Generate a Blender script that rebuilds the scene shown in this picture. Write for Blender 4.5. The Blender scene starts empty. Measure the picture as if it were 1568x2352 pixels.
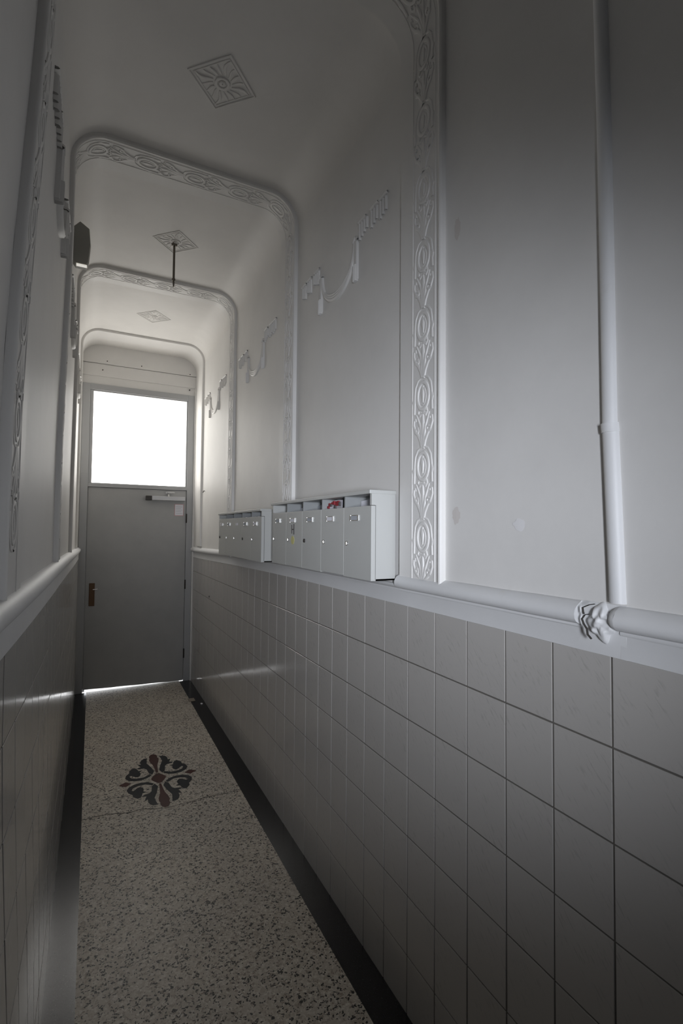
import bpy, bmesh, math, random
import numpy as np
from mathutils import Matrix, Vector
random.seed(7)
C = bpy.context.scene
COL = C.collection

# ------------------------------------------------------------------ camera
F_PX, YAW, PITCH, ROLL, EYE = 1133.1, .4676, .0365, .0087, 1.6521
def camera():
    f = np.array([math.sin(YAW)*math.cos(PITCH), math.cos(YAW)*math.cos(PITCH), math.sin(PITCH)])
    r = np.array([math.cos(YAW), -math.sin(YAW), 0.]); u = np.cross(r, f)
    c, s = math.cos(ROLL), math.sin(ROLL)
    r, u = c*r+s*u, -s*r+c*u
    cd = bpy.data.cameras.new('camera'); co = bpy.data.objects.new('camera', cd); COL.objects.link(co)
    m = Matrix.Identity(4)
    for i in range(3):
        m[i][0], m[i][1], m[i][2] = r[i], u[i], -f[i]
    m[2][3] = EYE
    co.matrix_world = m
    cd.sensor_fit = 'AUTO'; cd.sensor_width = 36; cd.lens = F_PX/2352*36
    cd.clip_start = .02; cd.clip_end = 200
    C.camera = co
camera()

# ------------------------------------------------------------------ light and exposure
SKY_STRENGTH = 4.0          # overcast daylight outside the street door
PANE_STRENGTH = 4.0         # frosted pane of the street door
BACK_PANE_STRENGTH = 1.0    # assumed cool daylight window behind the photographer, unseen
al = bpy.data.lights.new('assumed_rear_daylight', 'AREA'); al.shape = 'RECTANGLE'; al.size = .22; al.size_y = .50  # added lamp for the assumed rear window, set in front of its pane
al.energy = 7.0; al.color = (.86, .905, 1); al.spread = math.radians(56)
ao = bpy.data.objects.new('assumed_rear_daylight', al); COL.objects.link(ao)
ao.location = (-.22, -.85, 1.66); ao.rotation_euler = (math.radians(90), 0, math.radians(-20.5))
w = bpy.data.worlds.new('world'); C.world = w; w.use_nodes = True
w.node_tree.nodes['Background'].inputs[0].default_value = (.93, .96, 1, 1)
w.node_tree.nodes['Background'].inputs[1].default_value = SKY_STRENGTH
C.view_settings.view_transform = 'Standard'; C.view_settings.look = 'None'
C.view_settings.exposure = 0.0; C.view_settings.gamma = 1.0
C.view_settings.use_curve_mapping = False

# ------------------------------------------------------------------ materials
def mat(name, color, rough=.5, metal=0., spec=.5, emit=None, estr=0.):
    m = bpy.data.materials.new(name); m.use_nodes = True
    b = m.node_tree.nodes['Principled BSDF']
    b.inputs['Base Color'].default_value = (*color, 1); b.inputs['Roughness'].default_value = rough
    b.inputs['Metallic'].default_value = metal; b.inputs['Specular IOR Level'].default_value = spec
    if emit:
        b.inputs['Emission Color'].default_value = (*emit, 1); b.inputs['Emission Strength'].default_value = estr
    return m
def nd(m, t, **k):
    n = m.node_tree.nodes.new(t)
    for a, v in k.items(): setattr(n, a, v)
    return n
def lk(m, a, b): m.node_tree.links.new(a, b)
def coords(m, scale=(1,1,1), rot=(0,0,0)):
    g = nd(m, 'ShaderNodeNewGeometry'); mp = nd(m, 'ShaderNodeMapping')
    mp.inputs['Scale'].default_value = scale; mp.inputs['Rotation'].default_value = rot
    lk(m, g.outputs['Position'], mp.inputs['Vector']); return mp.outputs[0]
def noise(m, vec, scale, detail=4, rough=.6):
    n = nd(m, 'ShaderNodeTexNoise'); n.inputs['Scale'].default_value = scale
    n.inputs['Detail'].default_value = detail; n.inputs['Roughness'].default_value = rough
    lk(m, vec, n.inputs['Vector']); return n.outputs['Fac']
def ramp(m, fac, stops):
    r = nd(m, 'ShaderNodeValToRGB'); e = r.color_ramp.elements
    while len(e) < len(stops): e.new(.5)
    for i, (p, c) in enumerate(stops):
        e[i].position = p; e[i].color = (*c, 1) if len(c) == 3 else c
    lk(m, fac, r.inputs[0]); return r.outputs[0]
def mix(m, fac, a, b, mode='MIX'):
    x = nd(m, 'ShaderNodeMix', data_type='RGBA', blend_type=mode)
    if isinstance(fac, (int, float)): x.inputs[0].default_value = fac
    else: lk(m, fac, x.inputs[0])
    for i, v in ((6, a), (7, b)):
        if isinstance(v, tuple): x.inputs[i].default_value = (*v, 1)
        else: lk(m, v, x.inputs[i])
    return x.outputs[2]
def bump(m, h, strength=.3, dist=.002):
    b = nd(m, 'ShaderNodeBump'); b.inputs['Strength'].default_value = strength; b.inputs['Distance'].default_value = dist
    lk(m, h, b.inputs['Height']); lk(m, b.outputs[0], m.node_tree.nodes['Principled BSDF'].inputs['Normal'])
def base(m, col): lk(m, col, m.node_tree.nodes['Principled BSDF'].inputs['Base Color'])

def plaster(name, c, rough=.55, dirt=.5):
    m = mat(name, c, rough)
    v = coords(m)
    n1 = noise(m, v, 1.7, 5); n2 = noise(m, v, 9, 6, .7)
    c2 = tuple(x*.93 for x in c); c3 = (c[0]*.86, c[1]*.84, c[2]*.78)
    a = ramp(m, n1, [(.35, c2), (.6, c)])
    base(m, mix(m, ramp(m, n2, [(.62, (0,0,0)), (.8, (dirt*.5,)*3)]), a, c3))
    bump(m, noise(m, v, 60, 5), .25, .0015)
    return m
M_WALL = plaster('plaster_paint', (.80, .785, .76))
M_CEIL = plaster('ceiling_paint', (.80, .78, .75), .6)
M_RELIEF = plaster('relief_paint', (.80, .785, .76), .5, .8)
M_RAIL = plaster('rail_paint', (.78, .78, .78), .5, 1.2)
M_PATCH = mat('paint_patch', (.70, .66, .63), .6)
M_PATCH2 = mat('filler_patch', (.82, .81, .81), .5)

def tile_mat():
    m = mat('glazed_tile', (.46, .44, .41), .13)
    v0 = coords(m, (1, 1, 1), (math.radians(40), 0, 0))
    mp2 = nd(m, 'ShaderNodeMapping'); mp2.inputs['Scale'].default_value = (1, 6.0, 1.1); lk(m, v0, mp2.inputs['Vector']); v = mp2.outputs[0]
    n = noise(m, v, 26, 3, .55)
    v2 = coords(m)
    streak = ramp(m, n, [(.56, (0,0,0)), (.66, (.55,.55,.55))])
    mask = ramp(m, noise(m, v2, 9, 2), [(.42, (0,0,0)), (.6, (1,1,1))])
    f = mix(m, 1., streak, mask, 'MULTIPLY')
    base(m, mix(m, f, (.50, .48, .455), (.36, .34, .32)))
    bump(m, noise(m, v2, 14, 2), .06, .002)
    return m
M_TILE = tile_mat()
M_GROUT = mat('grout', (.15, .14, .125), .9)

def terrazzo():
    m = mat('terrazzo', (.45, .42, .38), .42, spec=.3)
    v = coords(m)
    vo = nd(m, 'ShaderNodeTexVoronoi'); vo.inputs['Scale'].default_value = 118
    nz = nd(m, 'ShaderNodeTexNoise'); nz.inputs['Scale'].default_value = 90; lk(m, v, nz.inputs['Vector'])
    lk(m, mix(m, .012, v, nz.outputs['Color'], 'LINEAR_LIGHT'), vo.inputs['Vector'])
    sp = nd(m, 'ShaderNodeSeparateColor'); lk(m, vo.outputs['Color'], sp.inputs[0])
    chips = ramp(m, sp.outputs[0], [(0, (.03,.028,.027)), (.21, (.05,.046,.042)), (.22, (.33,.27,.22)), (.42, (.52,.46,.39)), (.75, (.68,.63,.56)), (1, (.78,.74,.67))])
    m.node_tree.nodes[-1]
    edge = ramp(m, vo.outputs['Distance'], [(.50, (0,0,0)), (.70, (1,1,1))])
    body = mix(m, edge, chips, (.60, .55, .48))
    big = ramp(m, noise(m, v, 2.2, 4), [(.3, (.86,.86,.86)), (.7, (1.04,1.03,1))])
    base(m, mix(m, 1., body, big, 'MULTIPLY'))
    return m
M_TERR = terrazzo()
def black_terr():
    m = mat('black_terrazzo', (.012,.012,.013), .2)
    v = coords(m); n = noise(m, v, 160, 3)
    base(m, ramp(m, n, [(.5, (.010,.010,.011)), (.8, (.035,.036,.04))]))
    r = ramp(m, noise(m, v, 300, 2), [(.3, (.16,.16,.16)), (.8, (.3,.3,.3))]); lk(m, r, m.node_tree.nodes['Principled BSDF'].inputs['Roughness'])
    return m
M_BLACK = black_terr()
M_INK = mat('inlay_black', (.018,.019,.022), .25)
M_RED = mat('inlay_red', (.085,.028,.022), .25)
M_CRACK = mat('crack_dirt', (.05,.045,.04), .9)
M_DOOR = mat('door_grey_paint', (.30,.30,.295), .42)
vd = coords(M_DOOR); base(M_DOOR, ramp(M_DOOR, noise(M_DOOR, vd, 5, 5), [(.3,(.38,.38,.375)),(.7,(.42,.42,.412))])); bump(M_DOOR, noise(M_DOOR, vd, 90, 3), .15, .001)
M_FRAME = mat('frame_grey_paint', (.42,.425,.43), .4)
M_PANE = mat('frosted_daylit_glass', (.8,.8,.8), .3, emit=(1,.975,.93), estr=PANE_STRENGTH)
M_PANE2 = mat('assumed_window_glass', (.8,.8,.8), .3, emit=(.66,.80,1), estr=BACK_PANE_STRENGTH)  # glowing pane of the assumed rear window
M_BOX = mat('letterbox_enamel', (.545,.55,.53), .42)
vb = coords(M_BOX); bump(M_BOX, noise(M_BOX, vb, 120, 3), .12, .0008)
M_INNER_SHADE = mat('letterbox_inside_shade', (.30,.31,.31), .5)  # darker than the enamel: shadow in the slots put into the colour
M_CHROME = mat('chrome', (.66,.65,.63), .27, 1.)
M_DARKM = mat('dark_metal', (.06,.055,.05), .45, .6)
M_BROWN = mat('bronze_plate', (.12,.065,.03), .45, .4)
M_ALU = mat('closer_aluminium', (.55,.55,.56), .4, .3)
M_PAPER = mat('white_paper', (.80,.79,.84), .8)
M_PAPERB = mat('grey_paper', (.42,.44,.47), .8)
M_REDP = mat('red_print', (.30,.02,.03), .6)
M_PINK = mat('pink_print', (.62,.38,.40), .7)
M_YEL = mat('yellow_print', (.62,.58,.25), .7)
M_DPRINT = mat('dark_print', (.12,.11,.11), .7)
M_LAMP = mat('lamp_housing', (.36,.35,.31), .45)
M_LAMPW = mat('lamp_diffuser', (.85,.84,.80), .3, emit=(1,.96,.88), estr=.55)
M_ROD = mat('rod_metal', (.17,.15,.12), .4, .5)
M_PAVE = mat('threshold_stone', (.62,.60,.58), .7)
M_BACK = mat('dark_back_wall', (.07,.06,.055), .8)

# ------------------------------------------------------------------ helpers
def smooth01(t): t = max(0., min(1., t)); return t*t*(3-2*t)
def left_shift(Y, z):
    """the old left wall is not plumb: it bellies outward near the viewer"""
    g = 1 if Y <= 1.15 else math.exp(-(Y-1.15)/1.45)
    b = smooth01(z/1.35) if z < 1.35 else (1 if z < 1.8 else 1-1.2*smooth01((z-1.8)/1.4))
    return -.048*g*b
def warp(p):
    x, y, z = p
    if x < .25:
        k = 1 if x < -.08 else smooth01((.25-x)/.33)
        x = x + left_shift(y, z)*k
    return (x, y, z)
def link(name, verts, faces, m, parent=None, smooth=False, do_warp=False, mats=None, fmats=None):
    if do_warp: verts = [warp(v) for v in verts]
    me = bpy.data.meshes.new(name); me.from_pydata([tuple(v) for v in verts], [], faces)
    for mm in (mats or [m]): me.materials.append(mm)
    if fmats: me.polygons.foreach_set('material_index', fmats)
    if smooth: me.polygons.foreach_set('use_smooth', [True]*len(faces))
    me.update()
    if smooth: me.set_sharp_from_angle(angle=math.radians(42))
    o = bpy.data.objects.new(name, me); COL.objects.link(o)
    if parent: o.parent = parent
    return o
def fix_normals(o):
    bm = bmesh.new(); bm.from_mesh(o.data); bmesh.ops.recalc_face_normals(bm, faces=bm.faces); bm.to_mesh(o.data); bm.free(); return o
class MB:
    def __init__(s): s.v = []; s.f = []
    def box(s, x0, x1, y0, y1, z0, z1, bev=0.):
        if bev <= 0:
            n = len(s.v)
            s.v += [(x,y,z) for x in (x0,x1) for y in (y0,y1) for z in (z0,z1)]
            s.f += [tuple(n+i for i in q) for q in ((0,1,3,2),(4,6,7,5),(0,4,5,1),(2,3,7,6),(0,2,6,4),(1,5,7,3))]
        else:
            bm = bmesh.new(); bmesh.ops.create_cube(bm, size=1)
            for v in bm.verts: v.co = ((x0+x1)/2+v.co.x*(x1-x0), (y0+y1)/2+v.co.y*(y1-y0), (z0+z1)/2+v.co.z*(z1-z0))
            bmesh.ops.bevel(bm, geom=bm.edges[:], offset=bev, segments=2, affect='EDGES', profile=.5)
            n = len(s.v); bm.verts.index_update()
            s.v += [tuple(v.co) for v in bm.verts]; s.f += [tuple(n+v.index for v in f.verts) for f in bm.faces]; bm.free()
        return s
    def cyl(s, p0, p1, r0, r1=None, n=12):
        r1 = r0 if r1 is None else r1
        a, b = Vector(p0), Vector(p1); d = (b-a).normalized()
        u = d.orthogonal().normalized(); v = d.cross(u); k = len(s.v)
        for c, r in ((a, r0), (b, r1)):
            for i in range(n):
                t = 2*math.pi*i/n; s.v.append(tuple(c+(u*math.cos(t)+v*math.sin(t))*r))
        for i in range(n): s.f.append((k+i, k+(i+1)%n, k+n+(i+1)%n, k+n+i))
        s.f.append(tuple(k+i for i in range(n))[::-1]); s.f.append(tuple(k+n+i for i in range(n)))
        return s
    def prism(s, poly, fn, h0, h1):
        n = len(poly); k = len(s.v)
        s.v += [fn(a, b, h0) for a, b in poly]+[fn(a, b, h1) for a, b in poly]
        for i in range(n): s.f.append((k+i, k+(i+1)%n, k+n+(i+1)%n, k+n+i))
        s.f.append(tuple(k+n+i for i in range(n))); s.f.append(tuple(k+i for i in range(n))[::-1])
        return s
    def relief(s, pts, w, h, fn, closed=False, taper=False):
        """raised moulded ridge along pts (a,b) in the plane mapped by fn(a,b,height)"""
        n = len(pts); k = len(s.v); prof = ((-1,-.02),(-.72,.7),(0,1),(.72,.7),(1,-.02))
        for i, (a, b) in enumerate(pts):
            if closed: p, q = pts[i-1], pts[(i+1)%n]
            else: p, q = pts[max(0,i-1)], pts[min(n-1,i+1)]
            dx, dy = q[0]-p[0], q[1]-p[1]; L = math.hypot(dx, dy) or 1; nx, ny = -dy/L, dx/L
            sc = 1.
            if taper: t = i/(n-1); sc = max(.22, math.sin(math.pi*min(1,(t*.85+.12)))) if taper is True else max(.2, 1-t*taper)
            for u, hh in prof: s.v.append(fn(a+nx*w*u*sc, b+ny*w*u*sc, (h*hh*(.5+.5*sc)) if hh > 0 else -.0004))
        m = n if closed else n-1
        for i in range(m):
            j = (i+1) % n
            for c in range(4): s.f.append((k+i*5+c, k+i*5+c+1, k+j*5+c+1, k+j*5+c))
        return s
    def build(s, name, m, parent=None, smooth=False, do_warp=False):
        o = link(name, s.v, s.f, m, parent, smooth, do_warp)
        return fix_normals(o)
def tag(o, label=None, cat=None, group=None, kind=None):
    if label: o['label'] = label
    if cat: o['category'] = cat
    if group: o['group'] = group
    if kind: o['kind'] = kind
    return o
def empty(name, loc, label=None, cat=None, group=None, kind=None):
    o = bpy.data.objects.new(name, None); COL.objects.link(o); o.location = loc; o.empty_display_size = .1
    o['_world'] = 1; del o['_world']
    return tag(o, label, cat, group, kind)
def adopt(root):
    """children are built in world space: keep them there under the root's location"""
    bpy.context.view_layer.update()
    for c in root.children:
        c.matrix_parent_inverse = root.matrix_world.inverted()
def arc(cx, cy, rx, ry, a0, a1, n):
    return [(cx+rx*math.cos(math.radians(a0+(a1-a0)*i/(n-1))), cy+ry*math.sin(math.radians(a0+(a1-a0)*i/(n-1)))) for i in range(n)]
def spiral(cx, cy, r0, r1, a0, a1, n):
    return [(cx+(r0+(r1-r0)*i/(n-1))*math.cos(math.radians(a0+(a1-a0)*i/(n-1))), cy+(r0+(r1-r0)*i/(n-1))*math.sin(math.radians(a0+(a1-a0)*i/(n-1)))) for i in range(n)]

# ------------------------------------------------------------------ shell
XR, XL, ZC = .9995, -.134, 3.535      # bay wall planes and ceiling
YB, YF = -1.0, 5.63
YL = -.42                             # left wall starts here; unseen recess added behind shields it from the lamp
ZS = 3.36                            # where wall turns into ceiling
def section(xr, xl, zt, r, z0, z1=None, part='all', n=10):
    """points of the vaulted cross-section, right to left, with inward normals"""
    pts = []
    def add(x, z, nx, nz): pts.append(((x, z), (nx, nz)))
    zz = z0
    while zz < zt-r-.05: add(xr, zz, -1, 0); zz += .22
    for i in range(n+1):
        t = math.pi/2*i/n; add(xr-r+r*math.cos(t), zt-r+r*math.sin(t), -math.cos(t), -math.sin(t))
    for i in range(1, 8): x = (xr-r)+(xl+r-xr+r)*i/8; add(x, zt, 0, -1)
    for i in range(n+1):
        t = math.pi/2*(1-i/n); add(xl+r-r*math.cos(t), zt-r+r*math.sin(t), math.cos(t), -math.sin(t))
    left = []
    zz = z0
    while zz < zt-r-.05: left.append(((xl, zz), (1, 0))); zz += .22
    pts += left[::-1]
    return pts
def sweep(name, pts, prof, m, parent=None, smooth=False):
    """prof = [(Y, inward depth)]"""
    v = []; f = []; n = len(prof)
    for (x, z), (nx, nz) in pts:
        for y, d in prof: v.append((x+nx*d, y, z+nz*d))
    for i in range(len(pts)-1):
        for j in range(n-1): f.append((i*n+j, i*n+j+1, (i+1)*n+j+1, (i+1)*n+j))
    return link(name, v, f, m, parent, smooth, True)
YS = [YB+(YF-YB)*i/40 for i in range(41)]
allp = section(XR, XL, ZC, .17, 1.389)
rp = [p for p in allp if p[0][0] > .5 and p[0][1] <= ZC-.17+1e-6]
lp = [p for p in allp if p[0][0] < .2 and p[0][1] <= ZC-.17+1e-6]
cp = [rp[-1]]+[p for p in allp if p[0][1] > ZC-.17+1e-6]+[lp[0]]
wall_right = sweep('wall_right', rp, [(y, 0) for y in YS], M_WALL, smooth=True)
wall_left = sweep('wall_left', lp, [(y, 0) for y in [YL]+[y for y in YS if y > YL]], M_WALL, smooth=True)
ceiling = sweep('ceiling', cp, [(y, 0) for y in YS], M_CEIL, smooth=True)
for o in (wall_right, wall_left, ceiling): tag(o, kind='structure')
tag(wall_right, 'right hallway wall, white plaster above beige tiles', 'wall')
tag(wall_left, 'left hallway wall, white plaster above tiles, seen edge on', 'wall')
tag(ceiling, 'white plaster ceiling with coved edges', 'ceiling')

# tiles ------------------------------------------------------------
TW, TH, G, Z1 = .1524, .2, .0046, 1.193
def tile_mesh(side, w=TW-G, h=TH-G):
    t, b = .006, .0007
    v = [(0, y, z) for y, z in ((-w/2,-h/2),(w/2,-h/2),(w/2,h/2),(-w/2,h/2))]
    v += [(side*(t-b), y, z) for y, z in ((-w/2,-h/2),(w/2,-h/2),(w/2,h/2),(-w/2,h/2))]
    v += [(side*t, y*(1-2*b/w), z*(1-2*b/h)) for y, z in ((-w/2,-h/2),(w/2,-h/2),(w/2,h/2),(-w/2,h/2))]
    f = [(8,9,10,11)]
    for a in (0, 4):
        for i in range(4): j = (i+1)%4; f.append((a+i, a+j, a+4+j, a+4+i))
    if side < 0: pass
    return v, f
def tiles(wall, xface, side, ycol, first, last):
    # side: -1 = faces toward -x (right wall)
    v, f = tile_mesh(side)
    o0 = link('tile', v, f, M_TILE); fix_normals(o0); me = o0.data; bpy.data.objects.remove(o0)
    rnd = random.Random(3)
    warpit = side > 0
    for i in range(first, last+1):
        for j in range(7):
            y = ycol+(i+.5)*TW; z = Z1+TH/2-j*TH
            if y+TW/2 > 5.615: continue
            o = bpy.data.objects.new('tile', me); COL.objects.link(o)
            x = xface-side*.006+rnd.uniform(-.0004, .0004)
            if warpit:
                x += left_shift(y, z)
                ry = math.atan2(left_shift(y, z+.1)-left_shift(y, z-.1), .2)
                rz = -math.atan2(left_shift(y+.07, z)-left_shift(y-.07, z), .14)
                o.rotation_euler = (0, ry, rz)
            else:
                o.rotation_euler = (0, rnd.uniform(-.0025, .0025), rnd.uniform(-.0025, .0025))
            o.location = (x, y, z); o.parent = wall
    # last cut column beside the door
    ylast = ycol+math.floor((5.615-ycol)/TW)*TW
    wcut = 5.612-ylast-G/2
    if wcut > .02:
        v2, f2 = tile_mesh(side, wcut)
        oc = link('tile', v2, f2, M_TILE); fix_normals(oc); mc = oc.data; bpy.data.objects.remove(oc)
        for j in range(7):
            o = bpy.data.objects.new('tile', mc); COL.objects.link(o)
            yy = ylast+G/2+wcut/2; zz = Z1+TH/2-j*TH
            o.location = (xface-side*.006+(left_shift(yy, zz) if warpit else 0), yy, zz); o.parent = wall
    # the stretch behind the photographer: real tiles, joined
    V = []; Fc = []
    i = first-1
    while ycol+i*TW > (YL if warpit else YB):
        for j in range(7):
            y = ycol+(i+.5)*TW; z = Z1+TH/2-j*TH; k = len(V)
            V += [warp((xface-side*.006+a, y+b, z+c)) if warpit else (xface-side*.006+a, y+b, z+c) for a, b, c in v]
            Fc += [tuple(k+q for q in ff) for ff in f]
        i -= 1
    o = link('tile_field', V, Fc, M_TILE, wall); fix_normals(o); o['kind'] = 'stuff'
    yb_ = YL if warpit else YB; gy = [yb_+(5.617-yb_)*i/40 for i in range(41)]; gz = [-.02+1.42*i/10 for i in range(11)]
    gx = xface-side*.0022
    gv = [(gx, y, z) for y in gy for z in gz]
    gf = [(a*11+b, a*11+b+1, (a+1)*11+b+1, (a+1)*11+b) for a in range(40) for b in range(10)]
    link('grout', gv, gf, M_GROUT, wall, False, warpit)
tiles(wall_right, 1.0, -1, .6916, -3, 31)
tiles(wall_left, -.113, 1, 1.105-6*TW, 0, 34)

# rails ------------------------------------------------------------
def rail_drop(y): return -.045*smooth01((y-2.4)/3.6)
def rail(name, x0, side, prof, y0, y1, label, parent=None, nseg=None):
    n = nseg or max(2, int((y1-y0)/.12)); v = []; f = []; k = len(prof)
    rnd = random.Random(hash(round(y0*100)) % 1000)
    for i in range(n+1):
        y = y0+(y1-y0)*i/n
        for d, z in prof:
            jit = rnd.uniform(-.0007, .0007)
            v.append((x0+side*(d+jit), y, z+rail_drop(y)+jit))
    for i in range(n):
        for j in range(k-1): f.append((i*k+j, i*k+j+1, (i+1)*k+j+1, (i+1)*k+j))
    f += [tuple(range(k)), tuple(n*k+j for j in range(k))[::-1]]
    o = link(name, v, f, M_RAIL, parent, True, side > 0); fix_normals(o)
    if label: tag(o, label, 'trim', kind='structure')
    return o
def tube_prof(dw):
    return [(-dw,1.497),(.002,1.4965),(.010,1.493),(.019,1.487),(.026,1.479),(.0295,1.469),(.028,1.458),(.022,1.450),(.013,1.4455),(.006,1.4445),(.006,1.438),(.0045,1.436),(.003,1.434),(.003,1.386),(-.003,1.384),(-dw,1.384)]
low = [(-.008,1.462),(.016,1.461),(.022,1.455),(.016,1.447),(.006,1.4445),(.006,1.438),(.003,1.434),(.003,1.386),(-.003,1.384),(-.008,1.384)]
trim_rail = rail('trim_1', 1.0, -1, tube_prof(.008), .76, 1.50, 'white rounded dado rail along the right wall, on top of the tiles')
rail('rail_section', 1.0, -1, low, 1.50, 3.875, None, trim_rail)
rail('rail_section', 1.0, -1, tube_prof(.008), 3.875, 5.612, None, trim_rail)
rail('rail_section', 1.0, -1, [(-.008,1.50),(.002,1.498),(.004,1.49),(.003,1.386),(-.003,1.384),(-.008,1.384)], .655, .775, None, trim_rail)
seg = rail('rail_section', 1.0, -1, tube_prof(.008), YB, .668, None, trim_rail)
# rounded nose where the near rail starts
mb = MB()
nose = []
for i in range(7):
    t = i/6; a = math.pi/2*t
    nose.append((.668+.022*math.sin(a), math.cos(a)))
k0 = len(mb.v); P = tube_prof(.008)[1:10]
for y, s in nose:
    for d, z in P: mb.v.append((1.0-(.003+(d-.003)*max(s, .02)), y, 1.468+(z-1.468)*max(s, .05)))
for i in range(6):
    for j in range(len(P)-1): mb.f.append((k0+i*9+j, k0+i*9+j+1, k0+(i+1)*9+j+1, k0+(i+1)*9+j))
mb.build('rail_end', M_RAIL, trim_rail, True)
trim_left = rail('trim_2', -.113, 1, [(-.032,1.500),(-.012,1.5),(.002,1.497),(.010,1.492),(.018,1.484),(.021,1.474),(.019,1.462),(.012,1.452),(.004,1.446),(.004,1.438),(.003,1.386),(-.003,1.384),(-.03,1.384)], YL, 5.612, 'white dado rail along the left wall with a broad dusty top')

# arches -----------------------------------------------------------
def orn_unit(fn, h=.0046):
    """one repeat of the scroll and shell frieze; a = across (+-.06), b = along (.24)"""
    m = MB(); rl = m.relief
    rl(arc(0, .0, .031, .046, 0, 345, 20), .0075, h, fn, True)
    rl(arc(0, -.003, .016, .028, 60, 300, 12), .006, h*.7, fn, False, .5)
    rl([(0, .034), (.001, .012), (0, -.024)], .010, h*1.1, fn, False, True)
    for s in (-1, 1):
        rl([(s*a, b) for a, b in [(.003,-.178),(.012,-.152),(.026,-.130),(.042,-.114),(.052,-.094),(.050,-.076),(.041,-.074),(.039,-.083)]], .0085, h, fn, False, .6)
        rl([(s*a, b) for a, b in [(.003,-.168),(.008,-.13),(.015,-.10),(.027,-.078),(.036,-.060)]], .0095, h*1.1, fn, False, .75)
        rl([(s*a, b) for a, b in [(.050,-.056),(.048,-.02),(.047,.01),(.043,.036),(.028,.058),(.010,.064)]], .0065, h*.85, fn, False, .4)
        rl([(s*a, b) for a, b in [(.050,-.03),(.053,-.012),(.050,.004)]], .007, h*.9, fn, False, True)
        rl([(s*a, b) for a, b in spiral(.032, -.112, .003, .014, 20, 330, 9)], .006, h*.9, fn, False, .3)
        rl([(s*a, b) for a, b in [(.006,-.058),(.017,-.066),(.025,-.057),(.022,-.046),(.016,-.050)]], .0062, h, fn, False, .5)
    rl([(0,-.056),(0,-.09),(0,-.125),(0,-.160)], .0095, h*1.1, fn, False, True)
    return m
RIB = [(0,0),(0,.013)]+[(.009-.009*math.cos(math.radians(a)), .013+.009*math.sin(math.radians(a))) for a in range(22, 180, 22)]+[(.019,.014),(.034,.014),(.035,.0158),(.040,.0158),(.041,.014),(.160,.014),(.161,.0158),(.166,.0158),(.167,.014),(.240,.014),(.240,0)]
def path_map(y0, depth, xr, xl, zt, r):
    segs = [('r', zt-r-1.49), ('c', r*math.pi/2), ('t', xr-xl-2*r), ('d', r*math.pi/2), ('l', zt-r-1.49)]
    def fn(a, b, h):
        d = depth+h; s = b
        if s < segs[0][1]: x, z = xr-d, 1.49+s
        else:
            s -= segs[0][1]
            if s < segs[1][1]:
                t = s/r; x, z = xr-r+(r-d)*math.cos(t), zt-r+(r-d)*math.sin(t)
            else:
                s -= segs[1][1]
                if s < segs[2][1]: x, z = xr-r-s, zt-d
                else:
                    s -= segs[2][1]
                    if s < segs[3][1]:
                        t = math.pi/2-s/r; x, z = xl+r-(r-d)*math.cos(t), zt-r+(r-d)*math.sin(t)
                    else: s -= segs[3][1]; x, z = xl+d, zt-r-s
        return (x, y0+a, z)
    return fn, sum(q for _, q in segs)
for idx, (ya, plain) in enumerate(((1.248, False), (2.552, False), (3.868, False), (5.135, True))):
    pts = section(XR, XL, ZC, .165, 1.474)
    pts = [((x, 1.474 if z < 1.48 else z), n) for (x, z), n in pts]
    prof = [(ya+a, d) for a, d in (RIB if not plain else RIB[:11]+RIB[-2:])]
    lab = ['first plaster arch rib, nearest the viewer, with scrollwork band', 'second plaster arch rib, over the near letterboxes', 'third plaster arch rib with scrollwork, just before the far letterboxes end', 'last plain plaster arch rib next to the street door'][idx]
    rb = sweep('trim_%d' % (idx+3), pts, prof, M_RELIEF, None, False)
    rb.data.polygons.foreach_set('use_smooth', [True]*len(rb.data.polygons)); rb.data.set_sharp_from_angle(angle=math.radians(32))
    tag(rb, lab, 'trim', kind='structure')
    fn, L = path_map(ya+.101, .0138, XR, XL, ZC, .165)
    if not plain:
        s = .14
        while s < L-.1:
            def f2(a, b, h, s=s, fn=fn): return fn(a, max(.002, min(L-.002, s+b)), h)
            orn_unit(f2).build('scroll_ornament', M_RELIEF, rb, True, True)
            s += .2385
for o in list(COL.objects):
    if o.name.startswith('trim_') and o.type == 'MESH':
        pass

# floor ------------------------------------------------------------
fl = MB().box(-.012, .882, YB, 5.60, -.06, 0).build('floor', M_TERR)
tag(fl, 'speckled beige terrazzo floor with black borders', 'floor', kind='structure')
MB().box(.882, 1.01, YB, 5.617, -.06, .0004).build('border_strip', M_BLACK, fl)
MB().box(-.175, -.012, YB, 5.617, -.06, .0004).build('border_strip', M_BLACK, fl)
MB().box(-.012, .882, 5.60, 6.0, -.06, 0).build('threshold', M_PAVE, fl)
# crack
def fmap(a, b, h): return (a, b, h)
cr = [(-.012,3.20),(.05,3.205),(.12,3.20),(.19,3.175),(.25,3.165),(.31,3.172),(.37,3.14),(.45,3.118),(.55,3.128),(.66,3.136),(.76,3.13),(.882,3.14)]
c2 = []
for (a, b), (c, d) in zip(cr, cr[1:]):
    for t in (0, .33, .66): c2.append((a+(c-a)*t+random.uniform(-.002,.002), b+(d-b)*t+random.uniform(-.004,.004)))
c2.append(cr[-1])
m_ = MB()
for i, (a, b) in enumerate(c2): m_.v += [(a, b-.0022, .0005), (a, b+.0022, .0005)]
for i in range(len(c2)-1): m_.f.append((2*i, 2*i+1, 2*i+3, 2*i+2))
m_.build('crack', M_CRACK, fl)
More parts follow.
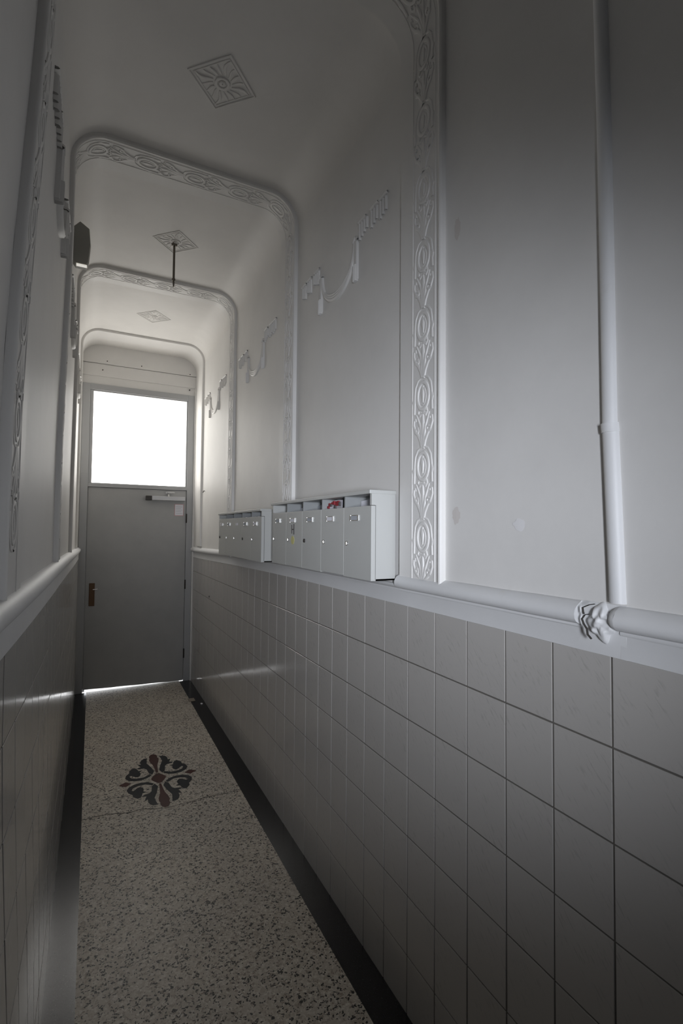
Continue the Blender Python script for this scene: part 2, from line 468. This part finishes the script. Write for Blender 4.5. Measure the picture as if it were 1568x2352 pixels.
# inlaid rosette
CX, CY = .434, 3.512
leaf = [(.016,.111),(.030,.179),(.051,.246),(.046,.300),(.040,.332),(.062,.330),(.080,.315),(.091,.284),(.090,.246),(.109,.258),(.098,.218),(.092,.208),(.118,.200),(.109,.184),(.077,.180),(.060,.158),(.056,.128),(.051,.094),(.032,.066)]
scroll = [(.036,.060),(.067,.030),(.108,.016),(.148,.022),(.183,.046),(.199,.082),(.192,.120),(.170,.150),(.169,.179),(.145,.212),(.128,.205),(.118,.185),(.112,.157),(.087,.152),(.106,.136),(.101,.112),(.105,.089),(.120,.070),(.138,.078),(.150,.094),(.162,.106),(.172,.098),(.162,.070),(.131,.052),(.086,.050),(.047,.080)]
club = [(.006,.080),(.010,.150),(.016,.208),(.027,.250),(.032,.290),(.026,.318),(.028,.342),(.020,.366),(.006,.380)]
club = club+[(-a, b) for a, b in club[::-1]]
tip = [(.165,0),(.200,.032),(.243,0),(.200,-.032)]
ctr = [(.045,.010),(.032,.035),(.010,.068),(-.010,.068),(-.032,.035),(-.045,.010),(-.045,-.010),(-.032,-.035),(-.010,-.068),(.010,-.068),(.032,-.035),(.045,-.010)]
def inlay(poly, m, sx, sy, h=.0008):
    bm = bmesh.new(); vs = [bm.verts.new((CX+a*sx, CY+b*sy, h)) for a, b in poly]
    f = bm.faces.new(vs); f.normal_update(); bmesh.ops.triangulate(bm, faces=[f])
    bmesh.ops.recalc_face_normals(bm, faces=bm.faces)
    for q in bm.faces:
        if q.normal.z < 0: q.normal_flip()
    ext = bmesh.ops.extrude_face_region(bm, geom=bm.faces[:])
    for g in ext['geom']:
        if isinstance(g, bmesh.types.BMVert): g.co.z = -.004
    bmesh.ops.recalc_face_normals(bm, faces=bm.faces)
    me = bpy.data.meshes.new('inlay'); bm.to_mesh(me); bm.free(); me.materials.append(m)
    o = bpy.data.objects.new('inlay_petal', me); COL.objects.link(o); o.parent = fl
for sx in (1, -1):
    for sy in (1, -1):
        inlay(leaf, M_INK, sx, sy); inlay(scroll, M_INK, sx, sy)
inlay(club, M_RED, 1, 1); inlay(club, M_RED, 1, -1); inlay(tip, M_RED, 1, 1); inlay(tip, M_RED, -1, 1); inlay(ctr, M_RED, 1, 1, .001)

# door wall --------------------------------------------------------
wf = MB()
wf.box(-.2, 1.06, 5.617, 5.75, 3.125, 3.62)
wf.box(-.2, -.118, 5.617, 5.75, -.02, 3.125); wf.box(.985, 1.06, 5.617, 5.75, -.02, 3.125)
wf = wf.build('wall_front', M_WALL); tag(wf, 'white end wall around and above the street door', 'wall', kind='structure')
MB().box(-.15, 1.01, 5.596, 5.62, 3.345, 3.60, .003).build('soffit_panel', M_WALL, wf)
MB().box(-.15, 1.01, 5.606, 5.62, 3.215, 3.340, .002).build('soffit_panel', M_WALL, wf)
MB().box(.986, 1.008, 5.585, 5.62, 0, 3.21, .003).build('casing', M_WALL, wf)
for x, z in ((.06, 3.28), (.43, 3.375), (.93, 3.36), (.93, 3.19), (.10,3.375)):
    MB().cyl((x, 5.60 if z < 3.345 else 5.594, z), (x, 5.62, z), .006, n=8).build('nail_head', M_DARKM, wf)

d = empty('door_1', (.43, 5.62, 0), 'grey painted street door with a bright frosted upper pane', 'door', kind='structure')
fr = MB()
fr.box(-.118, -.048, 5.600, 5.70, 0, 3.128, .003); fr.box(.921, .985, 5.600, 5.70, 0, 3.128, .003)
fr.box(-.060, -.030, 5.6485, 5.69, 0, 2.09); fr.box(.900, .930, 5.6485, 5.69, 0, 2.09); fr.box(-.05, .922, 5.6485, 5.69, 2.045, 2.09)
fr.box(-.048, .921, 5.600, 5.70, 3.068, 3.128, .001); fr.box(-.050, .922, 5.604, 5.69, 2.070, 2.108, .002)
frame = fr.build('door_frame', M_FRAME, d)
gf = MB()   # glazing bead round the pane
gf.box(-.050, -.016, 5.612, 5.66, 2.108, 3.068, .002); gf.box(.905, .922, 5.612, 5.66, 2.108, 3.068, .002)
gf.box(-.016, .905, 5.612, 5.66, 3.055, 3.068, .002); gf.box(-.016, .905, 5.612, 5.66, 2.108, 2.114, .0015)
gf.build('glazing_bead', M_FRAME, d)
MB().box(-.02, .91, 5.630, 5.636, 2.105, 3.066).build('glass_pane', M_PANE, d)
lf = MB(); x0, x1 = -.045, .918    # leaf with a sagging, unevenly worn bottom edge
n = 12
for i in range(n+1):
    x = x0+(x1-x0)*i/n; zb = .030-.026*(i/n)+.0015*math.sin(i*1.7)
    lf.v += [(x, 5.617, zb), (x, 5.617, 2.066), (x, 5.647, zb), (x, 5.647, 2.066)]
for i in range(n):
    a, b = i*4, i*4+4
    lf.f += [(a, b, b+1, a+1), (a+2, a+3, b+3, b+2), (a, a+2, b+2, b), (a+1, b+1, b+3, a+3)]
lf.f += [(0, 1, 3, 2), (n*4, n*4+2, n*4+3, n*4+1)]
leafo = lf.build('door_leaf', M_DOOR, d)
for z in (1.765, 1.045, .30):
    MB().cyl((.922, 5.603, z-.05), (.922, 5.603, z+.05), .008, n=10).build('hinge', M_DARKM, d)
MB().box(-.012, .040, 5.609, 5.618, .862, 1.092, .003).build('lock_plate', M_BROWN, d)
MB().cyl((.028, 5.612, 1.030), (.028, 5.585, 1.030), .006).cyl((.022, 5.588, 1.030), (.066, 5.586, 1.032), .0055).build('door_handle', M_CHROME, d)
MB().box(.560, .900, 5.560, 5.617, 1.952, 1.996, .004).build('closer_body', M_ALU, d)
MB().box(.500, .560, 5.562, 5.617, 1.950, 1.998, .004).build('closer_end_cap', M_DARKM, d)
MB().cyl((.73, 5.59, 1.996), (.73, 5.59, 2.022), .010).box(.70, .76, 5.592, 5.604, 2.026, 2.048, .003).box(.715, .79, 5.56, 5.572, 2.030, 2.046, .003).build('closer_arm', M_CHROME, d)
adopt(d)
no = MB().box(.797, .893, 5.6145, 5.6165, 1.790, 1.920).build('notice', M_PINK)
tag(no, 'small white paper notice with pink edge on the grey door', 'notice')
MB().box(.803, .887, 5.6130, 5.6145, 1.797, 1.914).build('paper', M_PAPER, no)
for k in range(5):
    MB().box(.812, .878-.01*(k % 2), 5.6124, 5.6130, 1.888-k*.018, 1.891-k*.018).build('printed_line', M_PAPERB, no)
pv = MB().box(-6, 7, 6.0, 14, -.12, -.012).build('pavement', M_PAVE); tag(pv, 'bright pavement outside, glimpsed under the door', 'pavement', kind='structure')

# wall behind the photographer -------------------------------------
WX0, WX1, WZ0, WZ1 = -.42, -.02, 1.36, 1.96
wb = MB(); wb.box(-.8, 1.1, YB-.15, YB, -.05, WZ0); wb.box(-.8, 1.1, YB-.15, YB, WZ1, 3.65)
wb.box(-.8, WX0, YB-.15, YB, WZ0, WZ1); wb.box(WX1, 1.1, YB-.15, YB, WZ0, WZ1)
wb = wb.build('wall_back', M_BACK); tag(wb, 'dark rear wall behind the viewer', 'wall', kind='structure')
for nm, bx, m_2 in (('added_wall_return', (-.8, -.155, YL-.0, YL+.06, -.05, 3.65), M_WALL), ('added_wall_side', (-.8, -.72, YB, YL, -.05, 3.65), M_BACK), ('added_ceiling_recess', (-.8, -.10, YB, YL+.05, 3.55, 3.65), M_BACK), ('added_floor_recess', (-.8, -.16, YB, YL+.05, -.06, 0), M_TERR)):
    MB().box(*bx).build(nm, m_2, wb)  # unseen recess, added to hold the lamp and keep the left wall dark
wd = empty('assumed_window_1', ((WX0+WX1)/2, YB-.1, WZ0), 'assumed, unseen cool daylit window in the rear wall', 'window', kind='structure')  # unseen window, assumed from the cool light on the near wall
MB().box(WX0, WX1, YB-.10, YB-.09, WZ0, WZ1).build('glass_pane', M_PANE2, wd)
MB().box(WX0, WX0+.04, YB-.09, YB-.05, WZ0, WZ1).box(WX1-.04, WX1, YB-.09, YB-.05, WZ0, WZ1).box(WX0, WX1, YB-.09, YB-.05, WZ0, WZ0+.04).box(WX0, WX1, YB-.09, YB-.05, WZ1-.04, WZ1).build('assumed_window_frame', M_FRAME, wd)
adopt(wd)

# painted pipe and rosette on the near right wall ------------------
pp = empty('wall_pipe', (1.0, .69, 1.5), 'white painted half-round pipe running up the near right wall', 'pipe')
def halfpipe(name, pts, r, m, parent, ry=None):
    """pts (Y,z); half-round section standing off the wall"""
    ry = ry or r; n = 9; v = []; f = []
    for Y, z in pts:
        for i in range(n):
            t = math.pi*i/(n-1); v.append((XR+.001-(ry+.002)*math.sin(t), Y+r*math.cos(t), z))
    for i in range(len(pts)-1):
        for j in range(n-1): f.append((i*n+j, i*n+j+1, (i+1)*n+j+1, (i+1)*n+j))
    f += [tuple(range(n)), tuple((len(pts)-1)*n+j for j in range(n))[::-1]]
    return fix_normals(link(name, v, f, m, parent, True))
halfpipe('lower_length', [(.674,1.502),(.677,1.6),(.682,1.75),(.686,1.868)], .0185, M_RAIL, pp, .015)
halfpipe('coupling', [(.686,1.868),(.687,1.876),(.6875,1.884),(.688,1.888)], .0198, M_RAIL, pp, .0175)
halfpipe('upper_length', [(.688,1.888),(.690,2.2),(.694,2.6),(.700,2.9),(.704,3.2),(.706,3.375)], .0170, M_RAIL, pp, .013)
adopt(pp)
ro = empty('plaster_rosette', (1.0, .706, 1.454), 'cracked lumpy plaster boss where the right rail meets the pipe', 'moulding')
V = []; Fq = []; N = 30
for a in range(N+1):
    for b in range(N+1):
        u, v = (a/N*2-1), (b/N*2-1)
        k = max(abs(u), abs(v)) or 1; L = math.hypot(u, v) or 1; u, v = u*k/L, v*k/L      # square grid to disc
        t = math.atan2(v, u); q = math.hypot(u, v)
        lobe = 1+.13*math.cos(4*t+.5)+.06*math.cos(7*t)
        hh = (1-q**5)*(.021+.0045*math.sin(u*6.1+1)*math.cos(v*5.3)+.0012*math.sin(u*11+v*8)+.0009*math.sin(v*15-u*7))
        V.append((1.0015-hh, .708+.033*u*lobe, 1.456+.041*v*lobe))
for a in range(N):
    for b in range(N): c_ = a*(N+1)+b; Fq.append((c_, c_+1, c_+N+2, c_+N+1))
fix_normals(link('boss', V, Fq, M_RAIL, ro, True))
crk = MB(); yz = [(.706,1.498),(.722,1.494),(.738,1.486),(.737,1.476),(.735,1.472)]
def wmap(off=0.):
    return lambda a, b, h: (.999-off-h, a, b)
crk.relief(yz, .0010, .006, wmap(.026)); crk.relief([(.722,1.474),(.736,1.470),(.743,1.460),(.739,1.450),(.731,1.440),(.729,1.428),(.720,1.420)], .0010, .006, wmap(.022))
crk.build('crack', M_CRACK, ro)
adopt(ro)
# paint blemishes on the near right wall
def patch(cy, cz, ry, rz, m, seed, rot=0):
    r = random.Random(seed); v = [(XR-.0012, cy, cz)]; n = 22
    for i in range(n):
        t = 2*math.pi*i/n; k = 1+r.uniform(-.15, .15); a, b = ry*k*math.cos(t), rz*k*math.sin(t)
        v.append((XR-.0008, cy+a*math.cos(rot)-b*math.sin(rot), cz+a*math.sin(rot)+b*math.cos(rot)))
    link('paint_patch', v, [(0, 1+i, 1+(i+1)%n) for i in range(n)], m, wall_right)
patch(1.195, 1.70, .018, .026, M_PATCH, 1); patch(.945, 1.67, .020, .016, M_PATCH2, 2); patch(1.19, 2.60, .014, .035, M_PATCH, 3)

# swags ------------------------------------------------------------
def swag(name, yc, side, label):
    x = XR if side < 0 else XL
    o = empty(name, (x, yc, 2.9), label, 'moulding', 'plaster swags on the hallway walls')
    W = side > 0
    fn = lambda a, b, h: (x+side*h*(2. if W else 1.25), yc+a, b)
    def mk(nm): 
        return MB()
    H = .0085
    for s in (-1, 1):
        t = mk('t'); t.relief([(s*.184, 2.735),(s*.184, 2.76),(s*.184, 2.83),(s*.184, 2.905)], .016, H*1.3, fn)
        for q in (-.008, 0, .008): t.relief([(s*.184+q, 2.728),(s*.184+q, 2.80)], .0028, H*1.6, fn)
        t.relief([(s*.165, 2.905),(s*.184, 2.925),(s*.203, 2.905)], .008, H*1.3, fn)
        t.build('tassel', M_RELIEF, o, True, W)
        for k, (yy, n) in enumerate(((.235, 2.975), (.335, 2.975), (.405, 2.972))):
            g = MB()
            for q in range(3 if k else 4):
                g.relief([(s*(yy+(q-1)*.020), n-.082+.008*q), (s*(yy+(q-1)*.020), n-.01)], .0065, H*.9, fn)
            g.relief([(s*(yy-.03), n), (s*(yy+.035), n)], .0055, H, fn)
            g.build('fringe', M_RELIEF, o, True, W)
    for k, dz in enumerate((0, .022, .044)):
        g = MB(); pts = [(.172*math.sin(math.radians(-90+i*12)), 2.905-dz*.4-(.165-dz)*math.cos(math.radians(-90+i*12))**1) for i in range(16)]
        g.relief(pts, .012-.002*k, H*(1.2-.15*k), fn); g.build('garland', M_RELIEF, o, True, W)
    adopt(o)
for k, yc in enumerate((2.035, 3.335, 4.625)):
    w_ = ['nearest', 'middle', 'farthest'][k]
    swag('wall_swag', yc, -1, '%s plaster swag with tassels high on the right wall' % w_)
    swag('wall_swag', yc, 1, '%s plaster swag with tassels high on the left wall' % w_)

# ceiling rosettes -------------------------------------------------
def rosette(yc, label):
    o = empty('ceiling_rosette', (.447, yc, ZC), label, 'moulding', 'diamond rosettes on the ceiling')
    fn = lambda a, b, h: (.447+a, yc+b, ZC-h)
    R = .140; H = .0036
    fm = MB(); c = [(R,0),(0,R),(-R,0),(0,-R)]
    sq = []
    for i in range(4):
        p, q = c[i], c[(i+1)%4]
        for t in (0,.25,.5,.75): sq.append((p[0]+(q[0]-p[0])*t, p[1]+(q[1]-p[1])*t))
    fm.relief(sq, .005, H, fn, True); fm.relief([(a*.86, b*.86) for a, b in sq], .003, H*.6, fn, True); fm.build('rosette_frame', M_CEIL, o, True)
    bs = MB(); bs.relief(arc(0, 0, .026, .026, 0, 330, 12), .007, H*1.4, fn, True); bs.relief(arc(0, 0, .008, .008, 0, 300, 6), .008, H*1.7, fn, True); bs.build('boss', M_CEIL, o, True)
    for i in range(16):
        t = math.radians(i*22.5); L = R/(abs(math.cos(t))+abs(math.sin(t)))*.84
        p = MB(); p.relief([(r*math.cos(t+.10*math.sin(r*60)), r*math.sin(t+.10*math.sin(r*60))) for r in [.04+(L-.04)*j/5 for j in range(6)]], .0075 if i % 2 == 0 else .0055, H*(1.2 if i % 2 == 0 else .9), fn, False, True)
        p.build('leaf', M_CEIL, o, True)
    adopt(o)
rosette(2.035, 'diamond plaster rosette on the nearest ceiling bay')
rosette(3.335, 'diamond plaster rosette above the bare hanging rod')
rosette(4.62, 'small far diamond plaster rosette close to the street door')

# hanging rod ------------------------------------------------------
rd = empty('lamp_rod', (.441, 3.36, 3.54), 'bare dark metal lamp rod hanging from the second ceiling rosette', 'lamp rod')
MB().cyl((.441, 3.36, ZC), (.441, 3.36, ZC-.018), .020, .014, 14).build('ceiling_cup', M_ROD, rd)
MB().cyl((.441, 3.36, ZC-.01), (.441, 3.36, 3.285), .0075, n=10).build('rod', M_ROD, rd)
MB().cyl((.441, 3.36, 3.300), (.441, 3.36, 3.285), .011, n=10).cyl((.441, 3.36, 3.285), (.441, 3.36, 3.245), .0075, .004, 10).build('tip', M_ROD, rd)
adopt(rd)

# wall lamp --------------------------------------------------------
wl = empty('wall_lamp', (-.11, 2.98, 3.17), 'dark angular wall lamp high on the left wall with a white underside', 'lamp')
hs = MB(); sec = [(-.14, 3.24), (-.095, 3.292), (-.050, 3.262), (-.042, 3.17), (-.050, 3.075), (-.060, 3.052), (-.112, 3.052), (-.14, 3.09)]
k = len(sec)
for y, s in ((2.93, .94), (2.945, 1.), (2.99, .97), (3.02, .80)):
    for a, b in sec: hs.v.append((-.095+(a+.095)*s, y, 3.17+(b-3.17)*s))
for i in range(3):
    for j in range(k): hs.f.append((i*k+j, i*k+(j+1)%k, (i+1)*k+(j+1)%k, (i+1)*k+j))
hs.f += [tuple(range(k)), tuple(3*k+j for j in range(k))[::-1]]
hs.build('lamp_housing', M_LAMP, wl)
MB().box(-.108, -.058, 2.930, 2.944, 3.046, 3.056, .001).build('diffuser', M_LAMPW, wl)
adopt(wl)

# letterboxes ------------------------------------------------------
def letterboxes(name, ya, dz, label, zcap, seed, missing=()):
    n, wd_ = 5, .2155
    yb = ya+n*wd_+.003
    o = empty(name, (.94, ya, 1.472+dz), label, 'letterboxes')
    xf, xb = .885, .986
    z0, z1, zt = 1.472+dz, 1.740+dz, 1.797+dz+zcap
    b = MB()
    b.box(.904, xb, ya, ya+.006, z0, zt-.013); b.box(.904, xb, yb-.006, yb, z0, zt-.013)
    b.box(.886, .904, ya, ya+.012, z1+.002, zt-.013); b.box(.886, .904, yb-.012, yb, z1+.002, zt-.013)
    b.box(.902, xb, ya, yb, z0, z0+.006)
    MB().box(xb-.004, xb, ya+.006, yb-.006, z0+.006, zt-.014).build('back_panel', M_INNER_SHADE, o)
    b.build('casing', M_BOX, o)
    MB().box(.877, xb+.003, ya-.002, yb+.002, zt-.014, zt, .002).build('top_cap', M_BOX, o)
    for i in range(1, n):
        MB().box(.889, xb-.004, ya+i*wd_-.004, ya+i*wd_+.004, z0+.006, zt-.014).build('divider', M_INNER_SHADE, o)
    rnd = random.Random(seed)
    for i in range(n):
        a0, a1 = ya+i*wd_+.0003, ya+(i+1)*wd_-.0003
        zz = z0+rnd.choice((0, .001, .003))
        dr = MB().box(xf, xf+.017, a0, a1, zz, z1, .0007).build('letterbox_door', M_BOX, o)
        c = ya+i*wd_+.122; zc = z0+.226
        q = MB().box(xf-.004, xf+.001, c-.030, c+.030, zc-.0105, zc-.0080).box(xf-.004, xf+.001, c-.030, c+.030, zc+.0080, zc+.0105)
        q.box(xf-.005, xf+.001, c-.033, c-.028, zc-.0105, zc+.0105).box(xf-.005, xf+.001, c+.028, c+.033, zc-.0105, zc+.0105)
        if i not in missing: q.build('name_plate', M_CHROME, dr)
        MB().box(xf-.0016, xf+.001, c-.027, c+.027, zc-.0080, zc+.0080).build('name_card', M_PAPERB if (i+seed) % 2 else M_PAPER, dr)
        yl = ya+(i+1)*wd_-.030; zl = z0+.129
        MB().cyl((xf+.001, yl, zl), (xf-.004, yl, zl), .0095, .0085, 14).box(xf-.0052, xf-.0038, yl-.0014, yl+.0014, zl-.005, zl+.005).build('lock', M_CHROME if (i+seed) % 3 else M_DARKM, dr)
    return o, z1
o1, zz1 = letterboxes('letterbox_bank', 1.517, 0., 'nearer bank of five pale grey letterboxes on the right wall', 0, 1)
# marks on the fourth door of the near bank
drs = [c for c in o1.children if c.name.startswith('letterbox_door')]
c = 1.517+3*.2155+.122
MB().box(.8838, .8856, c-.022, c-.012, 1.628, 1.680).box(.8838, .8856, c+.008, c+.016, 1.632, 1.676).box(.8838, .8856, c-.012, c+.008, 1.650, 1.656).build('marking', M_DPRINT, drs[3])
MB().cyl((.8856, c-.002, 1.600), (.8838, c-.002, 1.600), .021, n=20).build('round_sticker', M_YEL, drs[3])
adopt(o1)
o2, zz2 = letterboxes('letterbox_bank', 2.790, -.012, 'farther, smaller-looking bank of five letterboxes beside the street door end', -.012, 2, (2,))
adopt(o2)
# mail in the slots
def paper(name, y0, y1, x0, x1, z0, z1, m, label, lean=.0, cat='mail', grp=None):
    v = []; f = []; n = 6
    for i in range(n+1):
        t = i/n; y = y0+(y1-y0)*t; x = x0+(x1-x0)*t+.004*math.sin(t*3)
        v += [(x, y, z0), (x+lean, y, z1+.003*math.sin(t*4)), (x+.0012, y, z0), (x+lean+.0012, y, z1+.003*math.sin(t*4))]
    for i in range(n):
        a, b = i*4, i*4+4; f += [(a, b, b+1, a+1), (a+2, a+3, b+3, b+2), (a+1, b+1, b+3, a+3), (a, a+2, b+2, b)]
    f += [(0, 1, 3, 2), (n*4, n*4+2, n*4+3, n*4+1)]
    o = link(name, v, f, m); fix_normals(o); return tag(o, label, cat, grp)
Y0 = 1.517
paper('folded_letter', Y0+.035, Y0+.205, .93, .945, 1.480, 1.770, M_PAPER, 'white letter standing in the slot of the nearest letterbox', .012)
fy = paper('printed_flyer', Y0+.2155+.075, Y0+.2155*2-.008, .912, .918, 1.480, 1.776, M_PAPER, 'crumpled red and white flyer in the second slot of the near letterboxes', .004, 'flyer')
rb_ = random.Random(5)
for k in range(9):
    yy = Y0+.2155+.085+k*.0135; zc = 1.757+rb_.uniform(-.008, .010); hh = rb_.uniform(.004, .010)
    MB().box(.906, .9125, yy-.008, yy+.007, zc-hh, zc+hh, .001).build('red_print', M_REDP if k % 3 else M_DPRINT, fy)
paper('folded_letter', Y0+.2155*2+.02, Y0+.2155*3-.01, .94, .95, 1.480, 1.768, M_PAPERB, 'grey-blue paper in the middle slot of the near letterboxes', .01)
paper('folded_letter', Y0+.2155*3+.02, Y0+.2155*4-.01, .93, .95, 1.480, 1.764, M_PAPER, 'pale paper in the slot above the yellow sticker', .01)
paper('folded_letter', Y0+.2155*4+.02, Y0+.2155*5-.02, .94, .95, 1.480, 1.768, M_PAPERB, 'bluish paper in the far end slot of the near letterboxes', .01)

# small odds and ends ----------------------------------------------
hk = MB().cyl((1.006, 5.02, 2.03), (.985, 5.02, 2.03), .004, n=8).cyl((.987, 5.02, 2.03), (.983, 5.02, 2.012), .0035, n=8).build('wall_hook', M_DARKM)
tag(hk, 'tiny dark hook on the right wall near the last arch', 'hook')
sc = MB().cyl((1.0, 4.72, 1.016), (.995, 4.72, 1.016), .009, .007, 10).build('wall_plug', M_DARKM)
tag(sc, 'small dark screw in the tiles near the door', 'screw')
st = MB().box(.865, .925, 4.905, 4.985, .0, .008, .003).build('stone_chip', mat('chip_stone', (.30,.26,.21), .8))
tag(st, 'flat broken beige chip on the black border near the door', 'debris')
pc = MB().box(.955, .972, 4.79, 4.815, .0, .006, .002).build('paper_scrap', M_PAPER)
tag(pc, 'tiny white scrap on the black border by the right wall', 'debris')
